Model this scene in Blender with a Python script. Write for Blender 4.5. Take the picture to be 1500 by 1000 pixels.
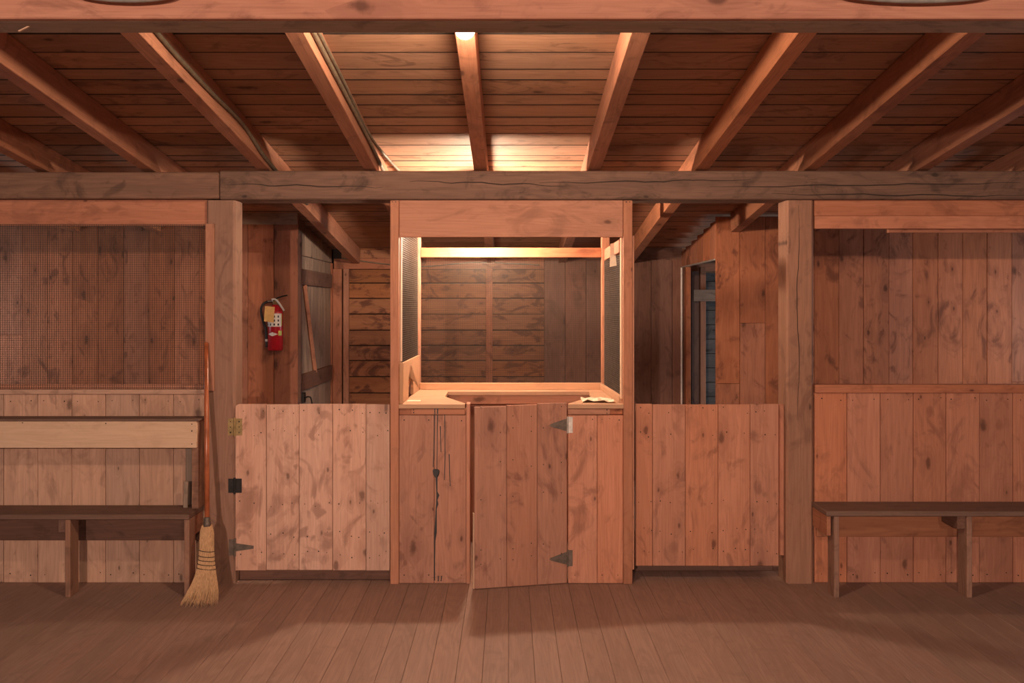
import bpy, bmesh, math, random
from mathutils import Vector, Matrix
random.seed(7)
for o in list(bpy.data.objects):
    bpy.data.objects.remove(o)
SC = bpy.context.scene
COL = SC.collection

# ------------------------------------------------------------------ camera
F = 1367.0; VX = 745.0; VY = 450.0; CZ = 1.56      # focal length (px), vanishing point, eye height
cam = bpy.data.cameras.new('camera')
cam.sensor_width = 36.0
cam.lens = F * 36.0 / 1500.0
cam.shift_x = (750 - VX) / 1500.0
cam.shift_y = -(500 - VY) / 1500.0
cam.clip_start = 0.05
camo = bpy.data.objects.new('camera', cam)
camo.location = (0, 0, CZ); camo.rotation_euler = (math.pi / 2, 0, 0)
COL.objects.link(camo); SC.camera = camo

# ------------------------------------------------------------------ world, lights, exposure
w = bpy.data.worlds.new('world'); SC.world = w; w.use_nodes = True
bg = w.node_tree.nodes['Background']
bg.inputs[0].default_value = (1.0, 0.92, 0.92, 1); bg.inputs[1].default_value = 0.085

def point(name, loc, watts, col, rad):
    l = bpy.data.lights.new(name, 'POINT'); l.energy = watts; l.color = col; l.shadow_soft_size = rad
    o = bpy.data.objects.new(name, l); o.location = loc; COL.objects.link(o); return o
def area(name, loc, rot, sx, sy, watts, col):
    l = bpy.data.lights.new(name, 'AREA'); l.shape = 'RECTANGLE'; l.size = sx; l.size_y = sy; l.energy = watts; l.color = col
    o = bpy.data.objects.new(name, l); o.location = loc; o.rotation_euler = rot; COL.objects.link(o); return o
point('hall_lamp', (-1.0, -3.0, 2.28), 960, (1.0, 0.735, 0.59), 0.05)     # bulbs of the hall behind the camera
point('hall_lamp', (1.8, -3.4, 2.30), 320, (1.0, 0.70, 0.55), 0.05)
# cool fill added at both unseen passage ends, to lift the alcove ceiling
area('passage_fill', (-4.3, 6.2, 1.4), (0, math.radians(-90), 0), 0.8, 0.9, 9, (0.86, 0.93, 1.0))
area('passage_fill', (4.3, 6.2, 1.4), (0, math.radians(90), 0), 0.8, 0.9, 9, (0.86, 0.93, 1.0))
# daylight of the side room's window (beyond the doorway on the right)
area('side_room_daylight', (3.7, 8.1, 1.1), (0, math.radians(90), 0), 0.9, 1.0, 24, (0.80, 0.90, 1.0))
BULB_FRONT = 1650.0      # emission strength of the two bulbs in view of the booth
BULB_BOOTH = 2100.0
SC.view_settings.view_transform = 'Standard'; SC.view_settings.look = 'None'
SC.view_settings.gamma = 1.0; SC.view_settings.use_curve_mapping = False
SC.view_settings.exposure = -0.08

# ------------------------------------------------------------------ helpers
def X(px, Y): return (px - VX) * Y / F
def Z(py, Y): return CZ - (py - VY) * Y / F

class NT:
    def __init__(s, name):
        s.m = bpy.data.materials.new(name); s.m.use_nodes = True
        s.t = s.m.node_tree; s.b = s.t.nodes['Principled BSDF']
    def n(s, typ, **kw):
        nd = s.t.nodes.new(typ)
        for k, v in kw.items(): setattr(nd, k, v)
        return nd
    def l(s, a, b): s.t.links.new(a, b)
    def math(s, op, a, b=None, clamp=False):
        nd = s.n('ShaderNodeMath', operation=op, use_clamp=clamp)
        for i, v in enumerate((a, b)):
            if v is None: continue
            if isinstance(v, (int, float)): nd.inputs[i].default_value = v
            else: s.l(v, nd.inputs[i])
        return nd.outputs[0]
    def vmath(s, op, a, b):
        nd = s.n('ShaderNodeVectorMath', operation=op)
        for i, v in enumerate((a, b)):
            if isinstance(v, tuple): nd.inputs[i].default_value = v
            else: s.l(v, nd.inputs[i])
        return nd.outputs[0]
    def noise(s, vec, scale, detail=2.0, rough=0.5, dist=0.0):
        nd = s.n('ShaderNodeTexNoise'); s.l(vec, nd.inputs['Vector'])
        nd.inputs['Scale'].default_value = scale; nd.inputs['Detail'].default_value = detail
        nd.inputs['Roughness'].default_value = rough; nd.inputs['Distortion'].default_value = dist
        return nd.outputs['Fac']
    def smooth(s, v, a, b, lo=0.0, hi=1.0):
        nd = s.n('ShaderNodeMapRange', interpolation_type='SMOOTHSTEP')
        s.l(v, nd.inputs[0])
        for i, q in enumerate((a, b, lo, hi)): nd.inputs[i + 1].default_value = q
        return nd.outputs[0]
    def mix(s, fac, a, b, mode='MIX'):
        nd = s.n('ShaderNodeMix', data_type='RGBA', blend_type=mode)
        if isinstance(fac, (int, float)): nd.inputs[0].default_value = fac
        else: s.l(fac, nd.inputs[0])
        for i, v in ((6, a), (7, b)):
            if isinstance(v, tuple): nd.inputs[i].default_value = (*v, 1) if len(v) == 3 else v
            else: s.l(v, nd.inputs[i])
        return nd.outputs[2]

def wood(name, light, mid, dark, stain=(0.16, 0.07, 0.045), knots=0.55, stains=0.6, rough=0.72, ring=0.45,
         jitter=0.1, bump=0.25, ks=1.0, sj=0.05, stain_lo=0.52, stain_hi=0.72):
    """Plain-sawn timber: grain runs along the piece's own local X, face in local XY."""
    g = NT(name)
    tc = g.n('ShaderNodeTexCoord').outputs['Object']
    rnd = g.n('ShaderNodeObjectInfo').outputs['Random']
    off = g.n('ShaderNodeCombineXYZ')
    g.l(g.math('MULTIPLY', rnd, 61.0), off.inputs[0]); g.l(g.math('MULTIPLY', rnd, 137.0), off.inputs[1]); g.l(g.math('MULTIPLY', rnd, 23.0), off.inputs[2])
    Q = g.vmath('ADD', tc, off.outputs[0])
    # knots
    v = g.n('ShaderNodeTexVoronoi', feature='F1'); v.voronoi_dimensions = '2D'
    g.l(g.vmath('MULTIPLY', Q, (3.1 * ks, 6.6 * ks, 1.0)), v.inputs['Vector']); v.inputs['Scale'].default_value = 1.0
    v.inputs['Randomness'].default_value = 1.0
    d = v.outputs['Distance']
    sep = g.n('ShaderNodeSeparateColor'); g.l(v.outputs['Color'], sep.inputs[0])
    d = g.math('MULTIPLY', d, g.smooth(sep.outputs[1], 0.0, 1.0, 0.7, 2.4))
    wob = g.noise(Q, 26.0, 3.0)
    d = g.math('ADD', d, g.math('MULTIPLY', g.math('SUBTRACT', wob, 0.5), 0.16))
    present = g.math('LESS_THAN', sep.outputs[0], knots * 0.55)
    kn = g.math('MULTIPLY', g.smooth(d, 0.03, 0.12, 1.0, 0.0), present)
    halo = g.math('MULTIPLY', g.smooth(d, 0.08, 0.5, 1.0, 0.0), present)
    # rings: contour lines of a stretched noise, bent round the knots
    n1 = g.noise(g.vmath('MULTIPLY', Q, (0.8, 7.5, 7.5)), 1.0, 2.0, 0.45, 0.25)
    n1 = g.math('ADD', n1, g.math('MULTIPLY', halo, 0.16))
    rg = g.math('ADD', g.math('MULTIPLY', g.math('SINE', g.math('MULTIPLY', n1, 85.0)), 0.5), 0.5)
    fib = g.noise(g.vmath('MULTIPLY', Q, (5.0, 170.0, 170.0)), 1.0, 3.0, 0.6)
    wide = g.noise(g.vmath('MULTIPLY', Q, (0.9, 14.0, 14.0)), 1.0, 3.0, 0.6)
    blot = g.noise(g.vmath('MULTIPLY', Q, (3.4, 5.5, 5.5)), 1.0, 5.0, 0.6, 1.6)
    c = g.mix(g.math('MULTIPLY', rg, ring), light, mid)
    c = g.mix(g.smooth(wide, 0.38, 0.68, 0.0, 0.6), c, mid)
    c = g.mix(g.smooth(fib, 0.45, 0.75, 0.0, 0.4), c, dark)
    # feathered stains: ridged, warped noise
    fl1 = g.noise(g.vmath('MULTIPLY', g.vmath('ADD', Q, (7.7, 3.1, 0.0)), (4.2, 7.0, 6.0)), 1.0, 4.0, 0.5, 2.2)
    big = g.noise(g.vmath('MULTIPLY', g.vmath('ADD', Q, (1.3, 9.1, 0.0)), (1.5, 2.6, 2.6)), 1.0, 3.0, 0.5)
    feather = g.math('MULTIPLY', g.smooth(fl1, 0.52, 0.66, 0.0, 0.9), g.smooth(big, 0.46, 0.62))
    sm = g.math('MAXIMUM', g.smooth(blot, stain_lo, stain_hi, 0.0, stains), g.math('MULTIPLY', halo, 0.5 * stains))
    sm = g.math('MAXIMUM', sm, g.math('MULTIPLY', feather, stains))
    # pale scratches
    mp = g.n('ShaderNodeMapping'); mp.inputs['Rotation'].default_value = (0, 0, 1.05); mp.inputs['Scale'].default_value = (3.0, 120.0, 1.0)
    g.l(Q, mp.inputs['Vector'])
    scr = g.noise(mp.outputs[0], 1.0, 2.0, 0.5, 0.15)
    scr = g.math('MULTIPLY', g.smooth(scr, 0.70, 0.76), g.smooth(big, 0.40, 0.55, 0.3, 0.0))
    c = g.mix(scr, c, tuple(min(1.0, q * 1.25 + 0.06) for q in light))
    c = g.mix(sm, c, stain)
    c = g.mix(g.math('MULTIPLY', kn, 0.7), c, tuple(q * 0.45 for q in stain))
    # each board has its own tone
    hsv = g.n('ShaderNodeHueSaturation'); g.l(c, hsv.inputs['Color'])
    g.l(g.smooth(rnd, 0.0, 1.0, 1.0 - jitter, 1.0 + jitter), hsv.inputs['Value'])
    r2 = g.math('FRACT', g.math('MULTIPLY', rnd, 17.3))
    g.l(g.smooth(r2, 0.0, 1.0, 1.0 - sj, 1.0 + sj), hsv.inputs['Saturation'])
    g.l(hsv.outputs[0], g.b.inputs['Base Color'])
    g.b.inputs['Roughness'].default_value = rough
    g.b.inputs['Specular IOR Level'].default_value = 0.25
    h = g.math('ADD', g.math('MULTIPLY', fib, 0.6), g.math('MULTIPLY', rg, 0.25))
    h = g.math('SUBTRACT', h, g.math('MULTIPLY', kn, 0.5))
    bp = g.n('ShaderNodeBump'); bp.inputs['Strength'].default_value = bump; bp.inputs['Distance'].default_value = 0.002
    g.l(h, bp.inputs['Height']); g.l(bp.outputs[0], g.b.inputs['Normal'])
    return g.m

def plain(name, col, rough=0.5, metal=0.0, var=0.12, scale=30.0):
    g = NT(name)
    tc = g.n('ShaderNodeTexCoord').outputs['Object']
    n = g.noise(tc, scale, 4.0)
    c = g.mix(g.smooth(n, 0.35, 0.7), tuple(min(1, q * (1 + var)) for q in col), tuple(q * (1 - 2 * var) for q in col))
    g.l(c, g.b.inputs['Base Color'])
    g.b.inputs['Roughness'].default_value = rough; g.b.inputs['Metallic'].default_value = metal
    return g.m
def glow(name, col, strength):
    g = NT(name)
    g.b.inputs['Base Color'].default_value = (0.9, 0.9, 0.88, 1)
    g.b.inputs['Emission Color'].default_value = (*col, 1); g.b.inputs['Emission Strength'].default_value = strength
    return g.m

M = {}
M['wall'] = wood('pine_wall', (0.56, 0.235, 0.14), (0.45, 0.175, 0.102), (0.29, 0.107, 0.064), stain=(0.20, 0.075, 0.048), stains=0.5, knots=0.85)
M['pale'] = wood('pine_pale', (0.60, 0.36, 0.255), (0.48, 0.28, 0.195), (0.28, 0.165, 0.115), stain=(0.22, 0.12, 0.085), stains=0.5, knots=0.75)
M['gate'] = wood('gate_pale', (0.66, 0.40, 0.30), (0.56, 0.31, 0.222), (0.36, 0.188, 0.136), stain=(0.28, 0.138, 0.098), stains=0.7, knots=0.8)
M['gate_r'] = wood('gate_red', (0.58, 0.262, 0.165), (0.47, 0.20, 0.122), (0.30, 0.12, 0.075), stain=(0.22, 0.088, 0.058), stains=0.6, knots=0.85)
M['door'] = wood('door_wood', (0.50, 0.242, 0.16), (0.41, 0.185, 0.121), (0.26, 0.11, 0.075), stain=(0.18, 0.073, 0.052), stains=0.65, knots=0.8)
M['far'] = wood('far_wall', (0.46, 0.18, 0.098), (0.35, 0.13, 0.07), (0.22, 0.078, 0.045), stain=(0.11, 0.04, 0.026), stains=0.7, knots=0.45)
M['post'] = wood('post_wood', (0.35, 0.185, 0.125), (0.26, 0.135, 0.09), (0.16, 0.082, 0.058), stain=(0.12, 0.063, 0.048), stains=0.5, knots=0.35, jitter=0.08)
M['beam'] = wood('beam_wood', (0.23, 0.125, 0.085), (0.155, 0.085, 0.06), (0.08, 0.046, 0.035), stain=(0.05, 0.03, 0.024), stains=0.7, knots=0.3, jitter=0.1)
M['rafter'] = wood('rafter_wood', (0.46, 0.195, 0.108), (0.35, 0.14, 0.078), (0.21, 0.08, 0.047), stain=(0.12, 0.05, 0.032), stains=0.45, knots=0.25, jitter=0.1)
M['ceil'] = wood('ceiling_wood', (0.46, 0.255, 0.16), (0.35, 0.185, 0.115), (0.19, 0.095, 0.06), stain=(0.09, 0.045, 0.032), stains=0.55, knots=0.2, ks=0.7, jitter=0.15)
M['floor'] = wood('floor_wood', (0.325, 0.198, 0.152), (0.272, 0.163, 0.125), (0.18, 0.106, 0.082), stain=(0.195, 0.118, 0.092), stains=0.4, knots=0.0, rough=0.62, jitter=0.05, ring=0.75, sj=0.02)
M['stud'] = wood('stud_wood', (0.48, 0.22, 0.135), (0.385, 0.165, 0.10), (0.27, 0.115, 0.07), stains=0.4, knots=0.4, jitter=0.1)
M['ply'] = wood('plywood', (0.54, 0.305, 0.178), (0.48, 0.265, 0.152), (0.38, 0.20, 0.115), stains=0.15, knots=0.03, jitter=0.06)
M['grey'] = wood('weathered_grey', (0.33, 0.235, 0.175), (0.25, 0.172, 0.128), (0.14, 0.095, 0.072), stain=(0.11, 0.07, 0.052), stains=0.55, knots=0.3)
M['beam_grey'] = wood('near_beam_grey', (0.46, 0.35, 0.265), (0.36, 0.27, 0.20), (0.22, 0.16, 0.12), stain=(0.15, 0.105, 0.08), stains=0.6, knots=0.2)
M['dark'] = wood('dark_wood', (0.20, 0.105, 0.075), (0.15, 0.076, 0.055), (0.085, 0.043, 0.032), stain=(0.06, 0.032, 0.026), stains=0.6, knots=0.35)
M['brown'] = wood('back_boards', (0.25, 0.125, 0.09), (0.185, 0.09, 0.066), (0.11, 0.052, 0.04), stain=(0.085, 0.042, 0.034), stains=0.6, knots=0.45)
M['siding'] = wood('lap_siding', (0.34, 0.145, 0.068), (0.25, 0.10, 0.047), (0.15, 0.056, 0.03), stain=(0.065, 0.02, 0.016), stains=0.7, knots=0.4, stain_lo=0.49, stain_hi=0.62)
M['newwood'] = wood('new_pine', (0.70, 0.485, 0.345), (0.62, 0.415, 0.29), (0.5, 0.33, 0.2), stain=(0.4, 0.24, 0.15), stains=0.25, knots=0.12, jitter=0.05)
M['seat'] = wood('seat_wood', (0.20, 0.12, 0.09), (0.155, 0.09, 0.068), (0.095, 0.056, 0.043), stain=(0.09, 0.05, 0.04), stains=0.4, knots=0.1)
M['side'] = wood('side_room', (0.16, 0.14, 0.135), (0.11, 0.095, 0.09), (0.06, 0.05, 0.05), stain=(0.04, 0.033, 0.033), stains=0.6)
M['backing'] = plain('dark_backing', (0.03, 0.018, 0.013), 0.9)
M['nail'] = plain('nail_iron', (0.035, 0.025, 0.02), 0.6, 0.4)
M['wire'] = plain('rusty_wire', (0.085, 0.06, 0.045), 0.6, 0.2)
M['black'] = plain('black_iron', (0.03, 0.026, 0.025), 0.5, 0.5)
M['brass'] = plain('worn_brass', (0.36, 0.25, 0.11), 0.45, 0.6)
M['steel'] = plain('grey_steel', (0.17, 0.13, 0.105), 0.55, 0.5)
M['zinc'] = plain('bright_zinc', (0.55, 0.50, 0.45), 0.45, 0.5)
M['cable'] = plain('cable_grey', (0.16, 0.125, 0.085), 0.55)
M['hose'] = plain('conduit_grey', (0.34, 0.33, 0.30), 0.5)
M['red'] = plain('extinguisher_red', (0.42, 0.012, 0.022), 0.25, 0.0, 0.05)
M['white'] = plain('white_print', (0.78, 0.74, 0.70), 0.5, 0, 0.04)
M['rubber'] = plain('black_rubber', (0.022, 0.02, 0.02), 0.55)
M['tag'] = plain('manila_tag', (0.72, 0.44, 0.16), 0.7, 0, 0.06)
M['paper'] = plain('paper', (0.82, 0.66, 0.48), 0.8, 0, 0.05)
M['card'] = plain('cream_card', (0.85, 0.72, 0.55), 0.8, 0, 0.04)
M['lime'] = plain('lime_sticker', (0.55, 0.60, 0.12), 0.5, 0, 0.05)
M['paint'] = plain('black_paint', (0.018, 0.016, 0.018), 0.45, 0, 0.05)
g_ = NT('broom_straw'); tc_ = g_.n('ShaderNodeTexCoord').outputs['Object']
st_ = g_.noise(g_.vmath('MULTIPLY', tc_, (420.0, 200.0, 9.0)), 1.0, 3.0, 0.6)
g_.l(g_.mix(g_.smooth(st_, 0.3, 0.72), (0.68, 0.42, 0.22), (0.40, 0.21, 0.095)), g_.b.inputs['Base Color']); g_.b.inputs['Roughness'].default_value = 0.7
M['straw'] = g_.m
M['handle'] = plain('varnished_handle', (0.36, 0.10, 0.04), 0.25, 0, 0.15, 12.0)
M['twine'] = plain('dark_twine', (0.05, 0.03, 0.02), 0.8)
M['porcelain'] = plain('porcelain', (0.7, 0.66, 0.6), 0.35, 0, 0.03)
M['bulb_front'] = glow('bulb_front_glow', (1.0, 0.74, 0.52), BULB_FRONT)
M['bulb_booth'] = glow('bulb_booth_glow', (1.0, 0.75, 0.54), BULB_BOOTH)

# ---- orientation of a piece: local X = length, local Y = width, local Z = thickness
def rot(cx, cy, cz): return Matrix((cx, cy, cz)).transposed()
R_VF = rot((0, 0, 1), (1, 0, 0), (0, 1, 0))       # upright, face to the camera
R_HF = rot((1, 0, 0), (0, 0, 1), (0, -1, 0))      # lying along X, face to the camera
R_VS = rot((0, 0, 1), (0, 1, 0), (-1, 0, 0))      # upright, face sideways
R_HS = rot((0, 1, 0), (0, 0, 1), (1, 0, 0))       # running in depth, face sideways
R_FL = rot((0, 1, 0), (1, 0, 0), (0, 0, -1))      # running in depth, face up
R_TX = rot((1, 0, 0), (0, 1, 0), (0, 0, 1))       # along X, face up

_mesh = {}
def boxmesh(L, W, T, bev=0.0025):
    k = (round(L, 4), round(W, 4), round(T, 4), bev)
    if k in _mesh: return _mesh[k]
    bm = bmesh.new(); bmesh.ops.create_cube(bm, size=1.0)
    bmesh.ops.scale(bm, vec=(L, W, T), verts=bm.verts)
    b = min(bev, 0.3 * min(L, W, T))
    if b > 0: bmesh.ops.bevel(bm, geom=list(bm.edges), offset=b, segments=1, affect='EDGES', profile=0.5)
    me = bpy.data.meshes.new('piece'); bm.to_mesh(me); bm.free()
    _mesh[k] = me; return me

def place(o, parent):
    COL.objects.link(o)
    if parent is not None:
        o.parent = parent
        m = o.matrix_basis.copy()
        o.matrix_basis = parent['_inv_'] @ m if False else INV.get(parent.name, Matrix.Identity(4)) @ m
    return o
INV = {}
def reg(o):
    """remember a parent's world matrix so that children can be given in world space"""
    if o.parent is None: INV[o.name] = o.matrix_basis.inverted(); 
    else:
        INV[o.name] = (INV[o.parent.name].inverted() @ o.matrix_basis).inverted()
    return o
def tag(o, label=None, cat=None, group=None, kind=None):
    if label: o['label'] = label
    if cat: o['category'] = cat
    if group: o['group'] = group
    if kind: o['kind'] = kind
    return o
def thing(name, loc, label, cat, group=None, kind=None, rz=0.0):
    o = bpy.data.objects.new(name, None); o.empty_display_size = 0.1
    o.matrix_basis = Matrix.Translation(loc) @ Matrix.Rotation(rz, 4, 'Z'); COL.objects.link(o)
    tag(o, label, cat, group, kind); return reg(o)
def piece(name, c, L, W, T, R, mat, parent=None, bev=0.0025, tilt=None):
    o = bpy.data.objects.new(name, boxmesh(L, W, T, bev))
    if not o.data.materials: o.data.materials.append(None)
    o.material_slots[0].link = 'OBJECT'; o.material_slots[0].material = M[mat]
    m = R.to_4x4()
    if tilt is not None: m = tilt.to_4x4() @ m
    o.matrix_basis = Matrix.Translation(c) @ m
    place(o, parent); return reg(o)
def span(name, x0, x1, y0, y1, z0, z1, R, mat, parent=None, bev=0.0025, tilt=None):
    """a piece filling the world box, oriented by R"""
    s = Vector((abs(x1 - x0), abs(y1 - y0), abs(z1 - z0)))
    dims = [abs(sum(R[i][j] * s[i] for i in range(3))) for j in range(3)]
    return piece(name, ((x0 + x1) / 2, (y0 + y1) / 2, (z0 + z1) / 2), *dims, R, mat, parent, bev, tilt)
def meshobj(name, verts, faces, mat, parent=None, smooth=False, at=None):
    me = bpy.data.meshes.new(name)
    c = Vector(at) if at else Vector((0, 0, 0))
    me.from_pydata([tuple(Vector(v) - c) for v in verts], [], faces); me.update()
    if smooth:
        for p in me.polygons: p.use_smooth = True
    o = bpy.data.objects.new(name, me); me.materials.append(M[mat])
    o.matrix_basis = Matrix.Translation(c)
    place(o, parent); return reg(o)
def bmobj(name, bm, mat, parent=None, smooth=False, at=None):
    me = bpy.data.meshes.new(name)
    bmesh.ops.recalc_face_normals(bm, faces=list(bm.faces))
    if at: bmesh.ops.translate(bm, vec=-Vector(at), verts=bm.verts)
    bm.to_mesh(me); bm.free(); me.materials.append(M[mat])
    if smooth:
        for p in me.polygons: p.use_smooth = True
    o = bpy.data.objects.new(name, me)
    if at: o.matrix_basis = Matrix.Translation(at)
    place(o, parent); return reg(o)
def addbox(bm, x0, x1, y0, y1, z0, z1):
    vs = [bm.verts.new((x, y, z)) for x in (x0, x1) for y in (y0, y1) for z in (z0, z1)]
    for f in ((0, 1, 3, 2), (4, 6, 7, 5), (0, 4, 5, 1), (2, 3, 7, 6), (0, 2, 6, 4), (1, 5, 7, 3)):
        bm.faces.new([vs[i] for i in f])
def addtube(bm, pts, rads, n=8, cap=True, flat=1.0):
    pts = [Vector(p) for p in pts]
    if isinstance(rads, (int, float)): rads = [rads] * len(pts)
    rings = []; up = None
    for i, p in enumerate(pts):
        t = (pts[min(i + 1, len(pts) - 1)] - pts[max(i - 1, 0)]).normalized()
        if up is None:
            a = Vector((0, 1, 0)) if abs(t.y) < 0.8 else Vector((1, 0, 0))
            up = (a - t * a.dot(t)).normalized()
        else: up = (up - t * up.dot(t)).normalized()
        s = t.cross(up)
        rings.append([bm.verts.new(p + (up * math.cos(q) * flat + s * math.sin(q)) * rads[i]) for q in [2 * math.pi * k / n for k in range(n)]])
    for a, b in zip(rings, rings[1:]):
        for k in range(n): bm.faces.new((a[k], a[(k + 1) % n], b[(k + 1) % n], b[k]))
    if cap:
        bm.faces.new(rings[0][::-1]); bm.faces.new(rings[-1])
def lathe(bm, prof, c, n=20):
    """profile [(r, z)] turned about the vertical through c"""
    rings = []
    for r, z in prof:
        rings.append([bm.verts.new((c[0] + r * math.cos(2 * math.pi * k / n), c[1] + r * math.sin(2 * math.pi * k / n), c[2] + z)) for k in range(n)])
    for a, b in zip(rings, rings[1:]):
        for k in range(n): bm.faces.new((a[k], a[(k + 1) % n], b[(k + 1) % n], b[k]))
    bm.faces.new(rings[0][::-1]); bm.faces.new(rings[-1])
def smoothpath(pts, n=6):
    P = [Vector(p) for p in pts]; out = []
    for i in range(len(P) - 1):
        p0, p1, p2, p3 = P[max(i - 1, 0)], P[i], P[i + 1], P[min(i + 2, len(P) - 1)]
        for k in range(n):
            t = k / n
            out.append(0.5 * ((2 * p1) + (p2 - p0) * t + (2 * p0 - 5 * p1 + 4 * p2 - p3) * t * t + (3 * p1 - p0 - 3 * p2 + p3) * t ** 3))
    out.append(P[-1]); return out
def nails(parent, spots, Y, r=0.0035, name='nail_heads'):
    """small iron nail heads on a face towards the camera; spots are (x, z) in metres"""
    bm = bmesh.new()
    for (x, z) in spots:
        rr = r * random.uniform(0.7, 1.2)
        vs = [bm.verts.new((x + rr * math.cos(a), Y - 0.0012, z + rr * math.sin(a))) for a in [k * math.pi / 3 for k in range(6)]]
        wv = [bm.verts.new((x + rr * math.cos(a), Y + 0.0005, z + rr * math.sin(a))) for a in [k * math.pi / 3 for k in range(6)]]
        bm.faces.new(vs)
        for k in range(6): bm.faces.new((vs[k], vs[(k + 1) % 6], wv[(k + 1) % 6], wv[k]))
    o = bmobj(name, bm, 'nail', parent); o['kind'] = 'stuff'; return o
def wiremesh(name, o, u, v, nu, nv, su, sv, parent, r=0.0006):
    """hardware cloth: wires every su along u and sv along v from corner o"""
    bm = bmesh.new(); o = Vector(o); u = Vector(u); v = Vector(v); nrm = u.cross(v).normalized()
    def wire(a, d, side):
        q = [(side * r + nrm * r), (side * -r + nrm * r), (side * -r - nrm * r), (side * r - nrm * r)]
        A = [bm.verts.new(a + e) for e in q]; B = [bm.verts.new(a + d + e) for e in q]
        for k in range(4): bm.faces.new((A[k], A[(k + 1) % 4], B[(k + 1) % 4], B[k]))
    for i in range(nu + 1): wire(o + u * (su * i), v * (sv * nv), u)
    for j in range(nv + 1): wire(o + v * (sv * j), u * (su * nu), v)
    ob = bmobj(name, bm, 'wire', parent); ob['kind'] = 'stuff'; return ob
def rj(a): return random.uniform(-a, a)

# roof: underside of the rafters and of the boards at depth Y
SL = 0.12
def zr(Y): return 2.335 - SL * (Y - 5.3)
def zc(Y): return zr(Y) + 0.14
ANG = math.atan(SL)
R_CE = rot((1, 0, 0), (0, math.cos(ANG), -math.sin(ANG)), (0, math.sin(ANG), math.cos(ANG)))
R_RA = rot((0, math.cos(ANG), -math.sin(ANG)), (1, 0, 0), (0, -math.sin(ANG), -math.cos(ANG)))

YF = 5.27       # front faces of the posts
YW = 7.05       # wall behind the stalls
YB = 8.50       # back wall of the alcove
# ================================================================== FLOOR
fl = thing('floor', (0, 4, 0), 'brown worn board floor running away from the camera', 'floor', kind='structure')
span('subfloor', -5.2, 5.2, -2.5, 10.5, -0.08, -0.024, R_FL, 'backing', fl, 0)
FW = 0.112
i = 0
x = -4.48
while x < 4.5:
    cuts = [-2.4, random.uniform(0.4, 2.6), 10.4]
    for a, b in zip(cuts, cuts[1:]):
        span('floor_board', x + 0.0006, x + FW - 0.0006, a + 0.0008, b - 0.0008, -0.024, rj(0.0004), R_FL, 'floor', fl, 0.0008)
    x += FW
# ================================================================== CEILING
ce = thing('ceiling', (0, 5, zc(5) + 0.05), 'sloping underside of rough horizontal roof boards', 'ceiling', kind='structure')
def slope_piece(name, x0, x1, ya, yb, off, th, R, mat, parent, gap=0.0, tilt=None):
    """a piece lying on the roof slope; off = height of its underside above the rafters' underside"""
    ym = (ya + yb) / 2
    if R is R_CE:
        return piece(name, ((x0 + x1) / 2, ym, zr(ym) + off + th / 2), x1 - x0, (yb - ya) / math.cos(ANG) - gap, th, R, mat, parent, tilt=tilt)
    return piece(name, ((x0 + x1) / 2, ym, zr(ym) + off + th / 2), (yb - ya) / math.cos(ANG), x1 - x0, th, R, mat, parent)
slope_piece('roof_deck', -4.8, 4.8, 2.3, 10.0, 0.178, 0.02, R_CE, 'backing', ce)
seams = [2.3, 2.49, 2.68, 2.87, 3.05, 3.22, 3.40, 3.58, 3.76, 3.95, 4.14, 4.27, 4.465, 4.61, 4.80, 4.93, 5.07, 5.29, 5.49, 5.61, 5.74, 5.95, 6.14,
         6.33, 6.55, 6.76, 6.97, 7.15, 7.33, 7.51, 7.76, 7.99, 8.20, 8.42, 8.65, 8.9, 9.15, 9.4, 9.7, 10.0]
RX = [-3.265, -2.655, -2.046, -1.385, -0.783, -0.16, 0.484, 1.093, 1.71, 2.345, 2.95, 3.56]
for k, (a, b) in enumerate(zip(seams, seams[1:])):
    cut = [-4.7] + sorted(random.sample(RX[1:-1], random.choice((1, 1, 2)))) + [4.7]
    for p, q in zip(cut, cut[1:]):
        dz = 0.142 + random.uniform(0.0, 0.0015)
        slope_piece('roof_board', p + 0.001, q - 0.001, a, b, dz, 0.022, R_CE, 'ceil', ce, gap=random.choice((0.008, 0.012, 0.018)), tilt=Matrix.Rotation(-random.choice((0.012, 0.018, 0.028)), 3, 'X'))

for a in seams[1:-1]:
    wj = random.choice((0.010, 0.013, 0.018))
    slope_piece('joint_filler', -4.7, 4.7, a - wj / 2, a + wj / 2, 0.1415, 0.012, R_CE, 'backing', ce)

rlab = ['rafter at the far left edge, mostly in shadow', 'second rafter from the left, dark and steeply angled', 'sloping rafter reaching the beam above the left wire screen',
        'rafter with one grey cable sagging along its side', 'rafter left of centre with two cables along its side', 'rafter with the glowing bulb, at the centre of the ceiling',
        'rafter just right of the bulb, its left side brightly lit', 'second rafter right of the bulb, ending over the right gate', 'rafter reaching the beam above the right post',
        'rafter above the right open bay, half lit', 'rafter near the right edge over the right bench', 'rafter at the far right edge, mostly in shadow']
for k, rx in enumerate(RX):
    o = slope_piece('rafter', rx - 0.036, rx + 0.036, 2.72, 8.46 if -1.5 < rx < 1.5 else 7.04, 0.0, 0.14, R_RA, 'rafter', None)
    tag(o, rlab[k], 'rafter', 'sloping rafters under the roof boards')

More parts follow.
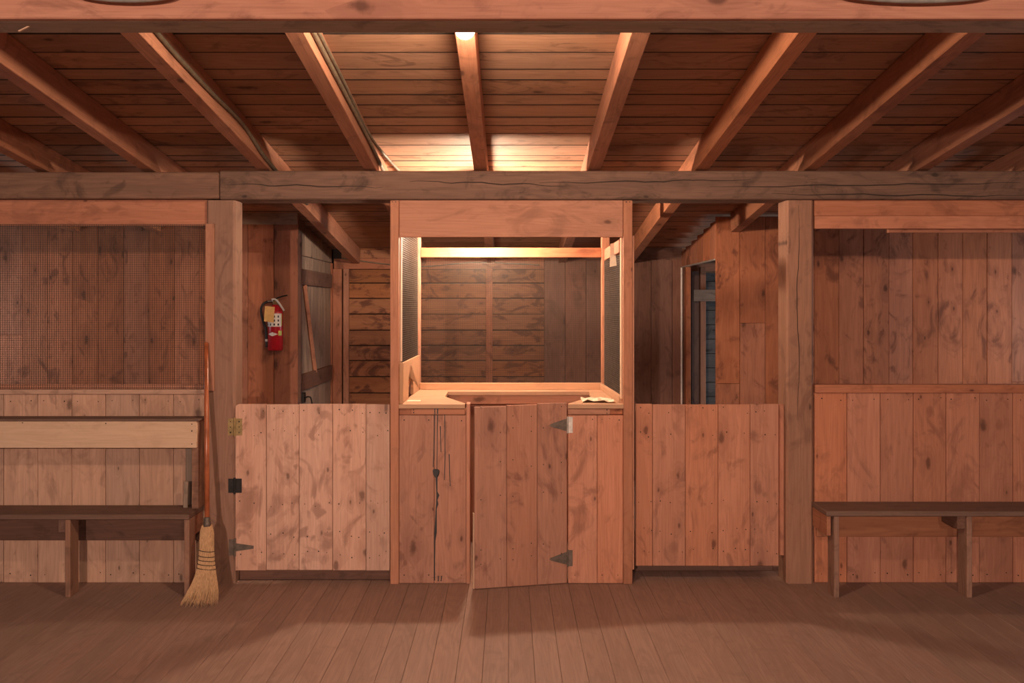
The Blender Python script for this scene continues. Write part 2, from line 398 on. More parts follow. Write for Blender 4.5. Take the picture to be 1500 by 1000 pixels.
# ================================================================== BEAMS AND POSTS
bz0 = 2.42
o = span('ceiling_beam', -3.9, 3.9, 2.806, 2.93, bz0, 2.615, R_HF, 'beam_grey', None, 0.006); tag(o, 'large near beam crossing the top of the picture', 'beam')
span('face_board', -3.9, 3.9, 2.78, 2.8055, bz0, 2.615, R_HF, 'door', o, 0.003)['label'] = 'reddish face board'
zb0, zb1 = Z(292, 5.25), Z(250, 5.25)
o = span('wall_beam', -4.4, X(321, 5.25) - 0.001, 5.245, 5.45, zb0 + 0.004, zb1 - 0.008, R_HF, 'beam', None, 0.006); tag(o, 'short dark beam left of the joint, above the left wire screen', 'beam', 'dark beam on the posts')
o = span('wall_beam', X(321, 5.25) + 0.001, 4.4, 5.25, 5.45, zb0, zb1, R_HF, 'beam', None, 0.006); tag(o, 'long dark cracked beam above the booth and gates', 'beam', 'dark beam on the posts')

def crack(parent, pts, w, Y, at):
    """drying crack: a thin dark split line on a face towards the camera"""
    bm = bmesh.new(); n = len(pts)
    for k in range(n - 1):
        (xa_, za_), (xb_, zb_) = pts[k], pts[k + 1]
        wa_ = w * (0.25 + 0.75 * math.sin(math.pi * k / (n - 1))); wb2 = w * (0.25 + 0.75 * math.sin(math.pi * (k + 1) / (n - 1)))
        dv = Vector((xb_ - xa_, zb_ - za_)).normalized(); nx_, nz_ = -dv.y, dv.x
        q = [(xa_ + nx_ * wa_, za_ + nz_ * wa_), (xb_ + nx_ * wb2, zb_ + nz_ * wb2), (xb_ - nx_ * wb2, zb_ - nz_ * wb2), (xa_ - nx_ * wa_, za_ - nz_ * wa_)]
        f1 = [bm.verts.new((p, Y - 0.0006, z)) for p, z in q]; f2 = [bm.verts.new((p, Y + 0.002, z)) for p, z in q]
        bm.faces.new(f1)
        for j in range(4): bm.faces.new((f1[j], f1[(j + 1) % 4], f2[(j + 1) % 4], f2[j]))
    bmobj('crack', bm, 'backing', parent, at=at)
rc = random.Random(5)
def wavy(x0, x1, z0, z1, n, a): return [(x0 + (x1 - x0) * k / n, z0 + (z1 - z0) * k / n + a * math.sin(k * 0.9 + x0) + rc.uniform(-a, a) * 0.5) for k in range(n + 1)]
for x0_, x1_, ya_, yb_c in ((330, 560, 270, 274), (600, 830, 265, 272), (790, 1100, 268, 263), (1040, 1495, 274, 268), (1130, 1500, 284, 287)):
    crack(o, wavy(X(x0_, 5.25), X(x1_, 5.25), Z(ya_, 5.25), Z(yb_c, 5.25), 22, 0.004), 0.0032, 5.25, (X((x0_ + x1_) / 2, 5.25), 5.25, Z(ya_, 5.25)))
def post(x0, x1, yd, label, mat):
    bm = bmesh.new(); b = 0.012
    # chamfered section, grain along local X (height)
    h = zb0 - 0.002
    sec = [(x0 + b, YF), (x1 - b, YF), (x1, YF + b), (x1, yd), (x0, yd), (x0, YF + b)]
    cx, cy = (x0 + x1) / 2, (YF + yd) / 2
    A = [bm.verts.new((-h / 2, px - cx, py - cy)) for px, py in sec]; B = [bm.verts.new((h / 2, px - cx, py - cy)) for px, py in sec]
    n = len(sec)
    for k in range(n): bm.faces.new((A[k], A[(k + 1) % n], B[(k + 1) % n], B[k]))
    bm.faces.new(A[::-1]); bm.faces.new(B)
    bmesh.ops.recalc_face_normals(bm, faces=list(bm.faces))
    me = bpy.data.meshes.new('wooden_post'); bm.to_mesh(me); bm.free(); me.materials.append(M[mat])
    o = bpy.data.objects.new('wooden_post', me); o.matrix_basis = Matrix.Translation((cx, cy, h / 2)) @ R_VF.to_4x4()
    COL.objects.link(o); tag(o, label, 'post', 'square posts carrying the dark beam'); return reg(o)
PLX0, PLX1 = X(302, YF), X(344.5, YF); PRX0, PRX1 = X(1152, YF), X(1192, YF)
post(PLX0, PLX1, YF + 0.14, 'thick square post behind the broom, left gate hinged to it', 'post')
pr_o = post(PRX0, PRX1, YF + 0.16, 'thick square post with a long crack, right of the right gate', 'post')
crack(pr_o, [(X(1169 + 2.0 * math.sin(k * 0.5) + rc.uniform(-.6, .6), YF), Z(300 + k * 15, YF)) for k in range(22)], 0.0022, YF, (X(1169, YF), YF, 1.4))

# ================================================================== FRONT WALLS (stall fronts)
def plank_row(parent, edges, Y, z0, z1, mat, th=0.02, name='wall_board', gap=0.0012, jit=0.002, R=R_VF, cutprob=0.0, nail=True):
    sp = []
    for a, b in zip(edges, edges[1:]):
        yj = Y + rj(jit)
        zz = [z0, z1]
        if random.random() < cutprob: zz = [z0, z0 + (z1 - z0) * random.uniform(0.35, 0.65), z1]
        for c, d in zip(zz, zz[1:]):
            span(name, a + gap, b - gap, yj, yj + th, c + 0.0006, d - 0.0006, R, mat, parent)
        if nail:
            for zz_ in (z0 + 0.05, z1 - 0.035):
                for f in (0.18, 0.82): sp.append((a + (b - a) * f + rj(0.008), zz_ + rj(0.008)))
    return sp
YL = 5.29
wl = thing('wall_front_left', (-2.7, YL, 0), 'low pale board partition behind the left bench', 'wall', kind='structure')
ed = [X(q, YL) for q in [-195, -145, -95, -45, 5, 55, 105, 154.5, 204, 254, 302]]
zt = Z(577, YL)
sp = plank_row(wl, ed, YL, 0.0, zt, 'pale')
nails(wl, sp, YL - 0.002)
span('cap_rail', ed[0], ed[-1], YL - 0.012, YL + 0.06, zt, Z(570, YL), R_HF, 'pale', wl)
span('header_rail', ed[0], ed[-1], YL + 0.02, YL + 0.06, Z(330, YL), Z(293, YL) + 0.03, R_HF, 'wall', wl)
span('stud', ed[0], ed[0] + 0.05, YL + 0.022, YL + 0.09, 0, Z(293, YL), R_VS, 'wall', wl)
# wire screen over the opening
ws = thing('wire_screen', (-2.6, YL + 0.01, Z(570, YL)), 'fine square wire mesh stretched over the left opening', 'screen')
zs0, zs1 = Z(572, YL), Z(328, YL)
nu = int((ed[-1] - ed[0]) / 0.0127); nv = int((zs1 - zs0) / 0.0127)
wiremesh('wire_cloth', (ed[0], YL + 0.014, zs0 + 0.004), (1, 0, 0), (0, 0, 1), nu, nv, 0.0127, 0.0127, ws, 0.0009)
span('batten', ed[0], ed[-1] - 0.002, YL + 0.016, YL + 0.036, Z(570, YL) + 0.001, Z(563, YL), R_HF, 'wall', ws)
span('batten', PLX0 - 0.001, PLX0 + 0.05, YF - 0.014, YF - 0.001, Z(572, YL), Z(328, YL), R_VF, 'stud', ws)

wr = thing('wall_front_right', (2.6, YL, 0), 'low reddish board partition behind the right bench', 'wall', kind='structure')
ed2 = [X(q, YL) for q in [1193, 1241, 1289.6, 1338, 1386, 1435, 1484, 1532, 1581, 1629, 1678]]
zt2 = Z(575, YL)
sp = plank_row(wr, ed2, YL, 0.0, zt2, 'wall')
nails(wr, sp, YL - 0.002)
span('cap_rail', ed2[0], ed2[-1], YL - 0.014, YL + 0.06, zt2, Z(563, YL), R_HF, 'wall', wr)
span('header_board', ed2[0], ed2[-1], YL + 0.002, YL + 0.03, Z(316, YL), Z(293, YL) + 0.03, R_HF, 'wall', wr)
span('header_rail', ed2[0], ed2[-1], YL - 0.008, YL + 0.03, Z(335, YL), Z(316, YL) - 0.001, R_HF, 'wall', wr)
span('header_strip', X(1305, YL), ed2[-1], YL + 0.032, YL + 0.06, Z(340, YL), Z(318, YL), R_HF, 'far', wr)

# ================================================================== FAR WALLS
wa = thing('wall_far_left', (-2.6, YW, 0), 'tall knotty board wall carrying the fire extinguisher', 'wall', kind='structure')
e = [X(q, YW) for q in [-152, -115, -78, -41, -4, 33, 69.5, 106.5, 143.5, 181, 218, 255, 291.5, 327, 363, 401, 437]]
sp = plank_row(wa, e, YW, 0.0, zc(YW) - 0.02, 'far', cutprob=0.15, nail=False)
span('backing_panel', e[0], e[-1] - 0.01, YW + 0.024, YW + 0.05, 0, zr(YW) + 0.1, R_VF, 'backing', wa, 0)
span('top_plate', e[0], e[-1] - 0.002, YW - 0.02, YW - 0.004, Z(312, YW), zr(YW) + 0.06, R_HF, 'grey', wa)
span('corner_strip', e[-1] - 0.002, e[-1] + 0.02, YW - 0.006, YW + 0.03, 0, zr(YW) - 0.005, R_VF, 'dark', wa)
wb = thing('wall_far_right', (2.6, YW, 0), 'tall knotty board wall behind the right opening', 'wall', kind='structure')
e2 = [X(q, YW) for q in [1048.5, 1084, 1121, 1157, 1193, 1229, 1265, 1302, 1337, 1374, 1410, 1446, 1482, 1518, 1555, 1592, 1629, 1665]]
plank_row(wb, e2, YW, 0.0, zc(YW) - 0.02, 'far', cutprob=0.2, nail=False)
span('backing_panel', e2[0] + 0.01, e2[-1], YW + 0.024, YW + 0.05, 0, zr(YW) + 0.1, R_VF, 'backing', wb, 0)

# alcove: back wall
XL, XR = e[-1], e2[0]
wk = thing('wall_back', (0, YB, 0), 'back wall of lapped boards and dark upright boards', 'wall', kind='structure')
span('backing_panel', XL - 0.1, XR + 0.1, YB + 0.03, YB + 0.06, 0, zc(YB), R_HF, 'backing', wk, 0)
hy = [680, 652, 625, 600, 575.5, 551.5, 528, 506, 483.5, 460, 437, 414.5, 394]
tl = Matrix.Rotation(math.radians(-6), 3, 'X')
for a, b in zip(hy, hy[1:]):
    z0, z1 = Z(a, YB), Z(b, YB)
    xc = X(717, YB)
    for p, q in ((X(505, YB), xc), (xc, X(800, YB))):
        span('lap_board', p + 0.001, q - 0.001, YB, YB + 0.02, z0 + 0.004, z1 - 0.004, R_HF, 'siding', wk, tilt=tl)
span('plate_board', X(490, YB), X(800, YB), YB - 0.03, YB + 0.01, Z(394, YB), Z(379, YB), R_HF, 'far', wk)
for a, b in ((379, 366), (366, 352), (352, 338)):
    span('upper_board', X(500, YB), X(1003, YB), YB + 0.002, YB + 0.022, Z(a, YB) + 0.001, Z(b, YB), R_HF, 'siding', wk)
for a, b, mt in ((486, 502, 'far'), (504, 512, 'stud'), (712, 721.5, 'far')):
    span('stud', X(a, YB), X(b, YB), YB - 0.05, YB - 0.013, 0, Z(394, YB), R_VF, mt, wk)
vb = [797, 828, 858.5, 891, 923, 954, 985, 1000]
Yv = YB - 0.06
for a, b in zip(vb, vb[1:]):
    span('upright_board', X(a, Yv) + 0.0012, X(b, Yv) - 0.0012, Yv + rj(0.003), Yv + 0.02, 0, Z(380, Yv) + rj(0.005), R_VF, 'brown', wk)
span('upright_plate', X(797, Yv), X(1000, Yv), Yv + 0.024, Yv + 0.06, Z(384, Yv), Z(362, Yv), R_HF, 'dark', wk)
# cable on the back wall plate
bm = bmesh.new()
addtube(bm, smoothpath([(X(500, 8.44), 8.455, Z(378, 8.44)), (X(560, 8.44), 8.455, Z(386, 8.44)), (X(620, 8.44), 8.455, Z(390, 8.44)), (X(700, 8.44), 8.455, Z(384, 8.44)), (X(790, 8.44), 8.455, Z(388, 8.44))]), 0.006, 6)
tag(bmobj('electrical_cable', bm, 'cable', None, True, at=(X(640, 8.44), 8.455, Z(388, 8.44))), 'thin cable running along the plate of the back wall', 'cable')

# alcove: left side wall with a grey ledged door
wc = thing('wall_alcove_left', (XL, 7.8, 0), 'short side wall of boards left of the back wall', 'wall', kind='structure')
dz1 = Z(374, 7.15)        # top of the door
yy = [YW + 0.05, 7.33, 7.56, 7.79, 8.02, 8.25, 8.44]
for a, b in zip(yy, yy[1:]):
    zt_ = zr((a + b) / 2) + 0.12
    span('gable_board', XL - 0.03, XL - 0.01, a + 0.001, b - 0.001, dz1 + 0.005, zt_, R_VS, 'grey', wc)
span('jamb', XL - 0.04, XL, YB - 0.12, YB - 0.055, 0, dz1, R_VS, 'far', wc)
dr = thing('door_1', (XL, 7.7, 0), 'grey ledged door in the left side wall', 'door', kind='structure')
yy = [YW + 0.06, 7.32, 7.58, 7.84, 8.10, 8.36]
for a, b in zip(yy, yy[1:]):
    span('door_board', XL - 0.028, XL - 0.006, a + 0.001, b - 0.001, 0.03, dz1, R_VS, 'grey', dr)
for zz0, zz1 in ((Z(417, 7.15), Z(394, 7.15)), (Z(572, 7.15), Z(548, 7.15)), (0.2, 0.34)):
    span('ledge', XL - 0.006, XL + 0.02, YW + 0.07, 8.3, zz0, zz1, R_HS, 'dark', dr)
bm = bmesh.new(); addtube(bm, [(XL + 0.004, 7.22, Z(417, 7.2)), (XL + 0.004, 7.62, Z(545, 7.6))], 0.022, 4)
bmobj('brace', bm, 'rafter', dr, at=(XL, 7.4, 1.3))
bm = bmesh.new(); addbox(bm, XL - 0.005, XL + 0.03, 7.10, 7.18, Z(590, 7.1), Z(576, 7.1)); addtube(bm, smoothpath([(XL + 0.025, 7.14, Z(583, 7.1)), (XL + 0.07, 7.14, Z(582, 7.1)), (XL + 0.085, 7.14, Z(592, 7.1))], 4), 0.006, 6)
bmobj('latch', bm, 'black', dr, at=(XL + 0.02, 7.14, Z(584, 7.1)))
# alcove: right side wall with the open doorway
wd = thing('wall_alcove_right', (XR, 7.8, 0), 'short side wall with an open doorway, right of the back wall', 'wall', kind='structure')
oz1 = Z(379, 7.1)
yy = [YW + 0.03, 7.25, 7.5, 7.75, 8.0, 8.25, 8.46]
for a, b in zip(yy, yy[1:]):
    span('gable_board', XR, XR + 0.02, a + 0.001, b - 0.001, oz1, zr((a + b) / 2) + 0.1, R_VS, 'far', wd)
span('jamb', XR - 0.002, XR + 0.04, 8.22, 8.30, 0, oz1, R_VS, 'far', wd)
span('jamb', XR + 0.002, XR + 0.04, 8.31, 8.46, 0, oz1, R_VS, 'dark', wd)
span('white_strip', XR - 0.012, XR + 0.004, 8.42, 8.43, 0, oz1 - 0.01, R_VF, 'white', wd)
span('lintel_strip', XR - 0.006, XR + 0.012, 7.08, 8.4, oz1 - 0.012, oz1, R_HS, 'zinc', wd)
# side room beyond the doorway
wsr = thing('wall_side_room', (2.4, 9.9, 0), 'dim grey board wall seen through the doorway', 'wall', kind='structure')
zq = 0.0
while zq < 2.1:
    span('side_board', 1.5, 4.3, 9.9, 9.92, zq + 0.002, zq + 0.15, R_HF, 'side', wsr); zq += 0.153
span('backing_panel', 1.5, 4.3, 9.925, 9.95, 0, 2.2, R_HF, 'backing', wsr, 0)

span('post', X(1013, 9.2), X(1025, 9.2), 9.2, 9.3, 0, 1.92, R_VF, 'dark', wsr)
span('post', X(1026, 9.0), X(1034, 9.0), 9.0, 9.08, 0, 1.95, R_VF, 'rafter', wsr)
span('cross_board', X(1017, 8.9), X(1090, 8.9), 8.93, 8.96, Z(441, 8.9), Z(424, 8.9), R_HF, 'grey', wsr)
span('lintel_board', X(1010, 8.9), X(1100, 8.9), 9.1, 9.14, Z(397, 9.1), Z(386, 9.1), R_HF, 'rafter', wsr)
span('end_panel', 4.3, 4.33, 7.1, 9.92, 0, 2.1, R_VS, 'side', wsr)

# ================================================================== GATES
def rounded_plank(name, x0, x1, y0, y1, z0, z1, rad, mat, parent):
    """upright plank with a rounded top-left corner"""
    pts = [(x0, z0), (x1, z0), (x1, z1)] + [(x0 + rad - rad * math.sin(a), z1 - rad + rad * math.cos(a)) for a in [k * math.pi / 10 for k in range(6)]]
    cx, cz, cy = (x0 + x1) / 2, (z0 + z1) / 2, (y0 + y1) / 2
    bm = bmesh.new(); n = len(pts)
    A = [bm.verts.new((q - cz, p - cx, y0 - cy)) for p, q in pts]; B = [bm.verts.new((q - cz, p - cx, y1 - cy)) for p, q in pts]
    bm.faces.new(A); bm.faces.new(B[::-1])
    for k in range(n): bm.faces.new((A[k], B[k], B[(k + 1) % n], A[(k + 1) % n]))
    bmesh.ops.recalc_face_normals(bm, faces=list(bm.faces))
    me = bpy.data.meshes.new(name); bm.to_mesh(me); bm.free(); me.materials.append(M[mat])
    o = bpy.data.objects.new(name, me); o.matrix_basis = Matrix.Translation((cx, cy, cz)) @ R_VF.to_4x4()
    place(o, parent); return reg(o)

g1 = thing('gate', (-1.1, YF, 0), 'pale low plank gate hinged to the left post', 'gate', 'low plank gates either side of the booth')
ge = [X(q, YF) for q in (345, 390, 438, 487, 536, 571)]; gz0, gz1 = Z(835, YF), Z(592, YF)
sp = []
for k, (a, b) in enumerate(zip(ge, ge[1:])):
    yj = YF + rj(0.001)
    if k == 0: rounded_plank('plank', a, b - 0.001, yj, yj + 0.022, gz0, gz1, 0.02, 'gate', g1)
    else: span('plank', a + 0.001, b - 0.001, yj, yj + 0.022, gz0 + rj(0.002), gz1 + rj(0.002), R_VF, 'gate', g1)
    for zz in (gz1 - 0.035, gz1 - 0.16, gz0 + 0.09, gz0 + 0.2, 0.45):
        for f in (0.2, 0.55, 0.85):
            if random.random() < 0.8: sp.append((a + (b - a) * f + rj(0.012), zz + rj(0.02)))
nails(g1, sp, YF - 0.001)
for zz in (gz0 + 0.08, gz1 - 0.2):
    span('batten', ge[0] + 0.03, ge[-1] - 0.02, YF + 0.0235, YF + 0.046, zz, zz + 0.12, R_HF, 'gate', g1)
# hinges
def butt_hinge(cx, cz, h, wd, mat, parent):
    bm = bmesh.new()
    addbox(bm, cx - wd, cx - 0.006, YF - 0.004, YF - 0.0013, cz - h / 2, cz + h / 2)
    addbox(bm, cx + 0.004, cx + wd, YF - 0.004, YF - 0.0013, cz - h / 2, cz + h / 2)
    addtube(bm, [(cx - 0.001, YF - 0.006, cz - h / 2 - 0.006), (cx - 0.001, YF - 0.006, cz + h / 2 + 0.006)], 0.006, 8)
    for sx in (-1, 1):
        for sz in (-1, 0, 1):
            addtube(bm, [(cx + sx * wd * 0.6, YF - 0.0035, cz + sz * h * 0.32), (cx + sx * wd * 0.6, YF - 0.007, cz + sz * h * 0.32)], 0.005, 6)
    hg = bmobj('hinge', bm, mat, parent, at=(cx, YF - 0.004, cz))
    nails(hg, [(cx + sx * wd * 0.6, cz + sz * h * 0.32) for sx in (-1, 1) for sz in (-1, 0, 1)], YF - 0.0072, 0.0042, 'screw_heads')
    return hg
hx = X(344.5, YF)
tag(butt_hinge(hx, Z(625, YF), 0.095, 0.04, 'brass', g1), 'brass butt hinge')
tag(butt_hinge(hx, Z(711, YF), 0.08, 0.038, 'black', g1), 'black iron butt hinge')
bm = bmesh.new(); zz = Z(801, YF)
addbox(bm, hx - 0.034, hx - 0.005, YF - 0.004, YF - 0.0013, zz - 0.045, zz + 0.045)
addtube(bm, [(hx, YF - 0.005, zz - 0.05), (hx, YF - 0.005, zz + 0.05)], 0.006, 8)
A = [(hx + 0.005, zz - 0.022), (hx + 0.105, zz - 0.008), (hx + 0.105, zz + 0.008), (hx + 0.005, zz + 0.022)]
va = [bm.verts.new((p, YF - 0.005, q)) for p, q in A]; vb_ = [bm.verts.new((p, YF - 0.0013, q)) for p, q in A]
bm.faces.new(va)
for k in range(4): bm.faces.new((va[k], va[(k + 1) % 4], vb_[(k + 1) % 4], vb_[k]))
tag(bmobj('strap_hinge', bm, 'steel', g1, at=(hx, YF - 0.004, zz)), 'grey steel strap hinge')
# sill under the left gate
o = span('trim_1', PLX1 + 0.002, X(571, YF), YF + 0.08, YF + 0.16, 0.0, 0.06, R_HF, 'dark', None); tag(o, 'dark sill board beneath the left gate', 'sill', kind='structure')
o = span('trim_2', X(930, YF), PRX0 - 0.002, YF + 0.26, YF + 0.34, 0.0, 0.06, R_HF, 'dark', None); tag(o, 'dark sill board beneath the right gate', 'sill', kind='structure')

YG = YF + 0.06
g2 = thing('gate', (1.1, YG, 0), 'reddish low plank gate right of the booth', 'gate', 'low plank gates either side of the booth')
ge = [X(q, YG) for q in (931, 956, 1004, 1052, 1099, 1141)]; gz0, gz1 = Z(829, YG), Z(592, YG)
sp = []
for a, b in zip(ge, ge[1:]):
    yj = YG + rj(0.001)
    span('plank', a + 0.001, b - 0.001, yj, yj + 0.022, gz0 + rj(0.002), gz1 + rj(0.002), R_VF, 'gate_r', g2)
    for zz in (gz1 - 0.035, gz1 - 0.17, gz0 + 0.09, gz0 + 0.2, 0.45):
        for f in (0.2, 0.55, 0.85):
            if random.random() < 0.7: sp.append((a + (b - a) * f + rj(0.012), zz + rj(0.02)))
nails(g2, sp, YG - 0.001)
for zz in (gz0 + 0.08, gz1 - 0.2):
    span('batten', ge[0] + 0.03, ge[-1] - 0.02, YG + 0.0235, YG + 0.046, zz, zz + 0.12, R_HF, 'gate_r', g2)
o = span('trim_3', ge[-1] + 0.001, PRX0 - 0.001, YG - 0.02, YG + 0.03, Z(812, YG), Z(592, YG), R_VF, 'wall', None); tag(o, 'narrow stop strip between right gate and right post', 'trim', kind='structure')

# ================================================================== BOOTH
BXL0, BXL1 = X(572, YF), X(584.5, YF); BXR0, BXR1 = X(913, YF), X(926, YF)
YC = 6.26                                  # back of the booth
bt = thing('ticket_booth', (0, 5.8, 0), 'open wooden ticket booth with counter, header board and wire sides', 'booth')
zt_ = zb0 - 0.004
span('corner_post', BXL0, BXL1, YF - 0.012, YF + 0.07, 0, zt_, R_VF, 'stud', bt)
span('corner_post', BXR0, BXR1, YF - 0.012, YF + 0.07, 0, zt_, R_VF, 'stud', bt)
span('side_stud', BXR1, BXR1 + 0.012, YF - 0.002, YF + 0.06, 0.08, Z(345, YF), R_VF, 'stud', bt)
BKL0, BKL1 = X(600, YC), X(616, YC); BKR0, BKR1 = X(881, YC), X(892.5, YC)
span('back_post', BKL0, BKL1, YC - 0.03, YC + 0.05, 0, zr(YC) - 0.002, R_VF, 'stud', bt)
span('back_post', BKR0, BKR1, YC - 0.03, YC + 0.05, 0, zr(YC) - 0.002, R_VF, 'stud', bt)
span('header_board', BXL1 + 0.001, BXR0 - 0.001, YF + 0.004, YF + 0.03, Z(347, YF), zb0 - 0.001, R_HF, 'stud', bt)
span('back_rail', BKL1 + 0.001, BKR0 - 0.001, YC - 0.02, YC + 0.02, Z(377, YC), Z(363, YC), R_HF, 'far', bt)
for xx, xk in ((BXL1 - 0.03, BKL0), (BXR0 + 0.005, BKR1)):
    pass
# slanted side rails run from the front posts to the back posts
def side_bar(name, xa, ya, xb, yb, z0, z1, th, mat):
    """bar in depth from (xa, ya) to (xb, yb)"""
    d = Vector((xb - xa, yb - ya, 0)); L = d.length; d.normalize()
    R = rot(tuple(d), (0, 0, 1), tuple(d.cross(Vector((0, 0, 1)))))
    return piece(name, ((xa + xb) / 2, (ya + yb) / 2, (z0 + z1) / 2), L, z1 - z0, th, R, mat, bt)
zk0, zk1 = Z(377, YC), Z(363, YC)
XA_L, XA_R = BXL1 + 0.004, BXR0 - 0.002          # side planes at the front
XB_L, XB_R = BKL1 - 0.016, BKR0 + 0.012
side_bar('side_rail', XA_R, YF + 0.07, XB_R + 0.02, YC - 0.03, zk0 - 0.02, zk1 - 0.01, 0.03, 'stud')
side_bar('side_rail', XA_L - 0.03, YF + 0.07, XB_L - 0.04, YC - 0.03, 2.13, 2.19, 0.03, 'stud')
# thin bright edge strips beside the front posts
span('edge_strip', BXL1, BXL1 + 0.01, YF + 0.032, YF + 0.075, Z(530, YF), Z(347, YF) + 0.1, R_VF, 'newwood', bt)
span('edge_strip', BXR0 - 0.01, BXR0, YF + 0.032, YF + 0.075, Z(585, YF), Z(347, YF) + 0.0, R_VF, 'newwood', bt)
# counter: one U-shaped plywood sheet
zct = Z(592, YF) ; zcb = zct - 0.022
yi = 6.06
top = [(BXL1, YF - 0.01), (X(681, YF), YF - 0.01), (X(681, YF), YF + 0.05), (X(652, 5.72), 5.72), (X(656, yi), yi), (X(863, yi), yi), (X(866, 5.72), 5.72), (X(834, YF), YF + 0.05), (X(832, YF), YF - 0.01), (BXR0, YF - 0.01),
       (BXR0, YF + 0.07), (BKR0 + 0.0, YC - 0.03), (BKL1, YC - 0.03), (BXL1, YF + 0.07)]
bm = bmesh.new()
A = [bm.verts.new((p, q, zct)) for p, q in top]; B = [bm.verts.new((p, q, zcb)) for p, q in top]
bm.faces.new(A); bm.faces.new(B[::-1])
for k in range(len(top)): bm.faces.new((A[k], B[k], B[(k + 1) % len(top)], A[(k + 1) % len(top)]))
bmobj('counter', bm, 'ply', bt, at=(0, 5.7, zct))
span('counter_apron', X(656, yi), X(863, yi), yi + 0.01, yi + 0.03, zcb - 0.06, zcb - 0.001, R_HF, 'stud', bt)
span('back_ledge', BKL1, BKR0, YC - 0.055, YC - 0.031, zct + 0.0005, zct + 0.045, R_HF, 'ply', bt)
side_bar('side_ledge', XA_R - 0.002, YF + 0.075, BKR0 - 0.004, YC - 0.06, zct + 0.0005, zct + 0.04, 0.022, 'ply')
# inner back wall below the counter
for k in range(6):
    a = BKL1 + (BKR0 - BKL1) * k / 6; b = BKL1 + (BKR0 - BKL1) * (k + 1) / 6
    span('inner_board', a + 0.001, b - 0.001, YC - 0.028, YC - 0.01, 0.0, zcb - 0.002, R_VF, 'stud', bt)
for xx0, xx1 in ((BXL1 - 0.03, BKL0 + 0.012), (BXR0 + 0.012, BKR1 - 0.012)):
    for k in range(5):
        ta, tb = k / 5, (k + 1) / 5; yy0, yy1 = YF + 0.072, YC - 0.032
        a_ = Vector((xx0 + (xx1 - xx0) * ta, yy0 + (yy1 - yy0) * ta, 0)); b_ = Vector((xx0 + (xx1 - xx0) * tb, yy0 + (yy1 - yy0) * tb, 0))
        d_ = (b_ - a_).normalized()
        piece('side_board', ((a_.x + b_.x) / 2, (a_.y + b_.y) / 2, (zcb - 0.004) / 2), zcb - 0.006, (b_ - a_).length - 0.002, 0.018, rot((0, 0, 1), tuple(d_), tuple(Vector((0, 0, 1)).cross(d_))), 'stud', bt)
# plywood window panel with an arched hole (left side)
def arch_panel():
    L = 0.88; H0 = 0.165
    xa, ya, xb, yb = XA_L + 0.004, YF + 0.04, XB_L + 0.006, YC - 0.035
    d = Vector((xb - xa, yb - ya, 0)); L = d.length; d.normalize(); nrm = Vector((d.y, -d.x, 0))
    H = 0.228; hc, hw, hh = L * 0.45, 0.13, 0.19
    hole = [(hc - hw, 0.0)] + [(hc - hw * math.cos(a), hh - hw + hw * math.sin(a) * 1.0) for a in [k * math.pi / 10 for k in range(11)]] + [(hc + hw, 0.0)]
    out = [(0, 0)] + hole + [(L, 0), (L, H), (0, H)]
    bm = bmesh.new(); base = Vector((xa, ya, zct + 0.001)); t = 0.016
    f = [bm.verts.new(base + d * u + Vector((0, 0, v)) + nrm * t * 0.5) for u, v in out]
    g = [bm.verts.new(base + d * u + Vector((0, 0, v)) - nrm * t * 0.5) for u, v in out]
    n = len(out)
    bm.faces.new(f); bm.faces.new(g[::-1])
    for k in range(n): bm.faces.new((f[k], g[k], g[(k + 1) % n], f[(k + 1) % n]))
    bmesh.ops.triangulate(bm, faces=[q for q in bm.faces if len(q.verts) > 4])
    bmobj('arched_panel', bm, 'ply', bt, at=((xa + xb) / 2, (ya + yb) / 2, zct))
    # mesh above it
    zt1 = zr(YF + 0.5) - 0.03
    q = 0.0127
    wiremesh('side_mesh', (xa - 0.004, ya + 0.03, zct + H), tuple(d), (0, 0, 1), int((L - 0.03) / q), int((zt1 - zct - H) / q), q, q, bt, 0.0009)
    span('panel_stop', BXL1, BXL1 + 0.022, YF + 0.012, YF + 0.032, zct + 0.001, zct + 0.235, R_VF, 'ply', bt)
arch_panel()
xa, ya, xb, yb = XA_R + 0.012, YF + 0.075, XB_R + 0.004, YC - 0.03
d = Vector((xb - xa, yb - ya, 0)); L = d.length; d.normalize(); q = 0.0127
wiremesh('side_mesh', (xa, ya, zct + 0.03), tuple(d), (0, 0, 1), int(L / q), int((zk0 - zct - 0.05) / q), q, q, bt, 0.0009)
wiremesh('back_mesh', (BKL1, YC + 0.03, zct + 0.02), (1, 0, 0), (0, 0, 1), int((BKR0 - BKL1) / q), int((zk0 - zct) / q), q, q, bt, 0.0007)
# front panels below the counter
zp1 = Z(608, YF)
le = [BXL1, X(636, YF), X(683, YF)]
for a, b in zip(le, le[1:]): span('front_board', a + 0.001, b - 0.001, YF + 0.001, YF + 0.022, 0.002, zp1, R_VF, 'gate_r' if False else 'door', bt)
re_ = [X(832, YF), X(875, YF), BXR0]
for a, b in zip(re_, re_[1:]): span('front_board', a + 0.001, b - 0.001, YF + 0.001, YF + 0.022, 0.002, zp1 + rj(0.003), R_VF, 'gate_r', bt)
span('apron_rail', BXL1 + 0.001, X(683, YF), YF + 0.012, YF + 0.03, zp1 + 0.001, zcb - 0.001, R_HF, 'far', bt)
span('apron_batten', X(602, YF), X(681, YF), YF - 0.002, YF + 0.011, zp1 + 0.003, zcb - 0.004, R_HF, 'stud', bt)
span('apron_rail', X(833, YF), BXR0 - 0.001, YF + 0.012, YF + 0.03, zp1 + 0.004, zcb - 0.001, R_HF, 'far', bt)
span('apron_batten', X(832, YF), X(894, YF), YF - 0.002, YF + 0.011, zp1 + 0.004, zcb - 0.004, R_HF, 'stud', bt)
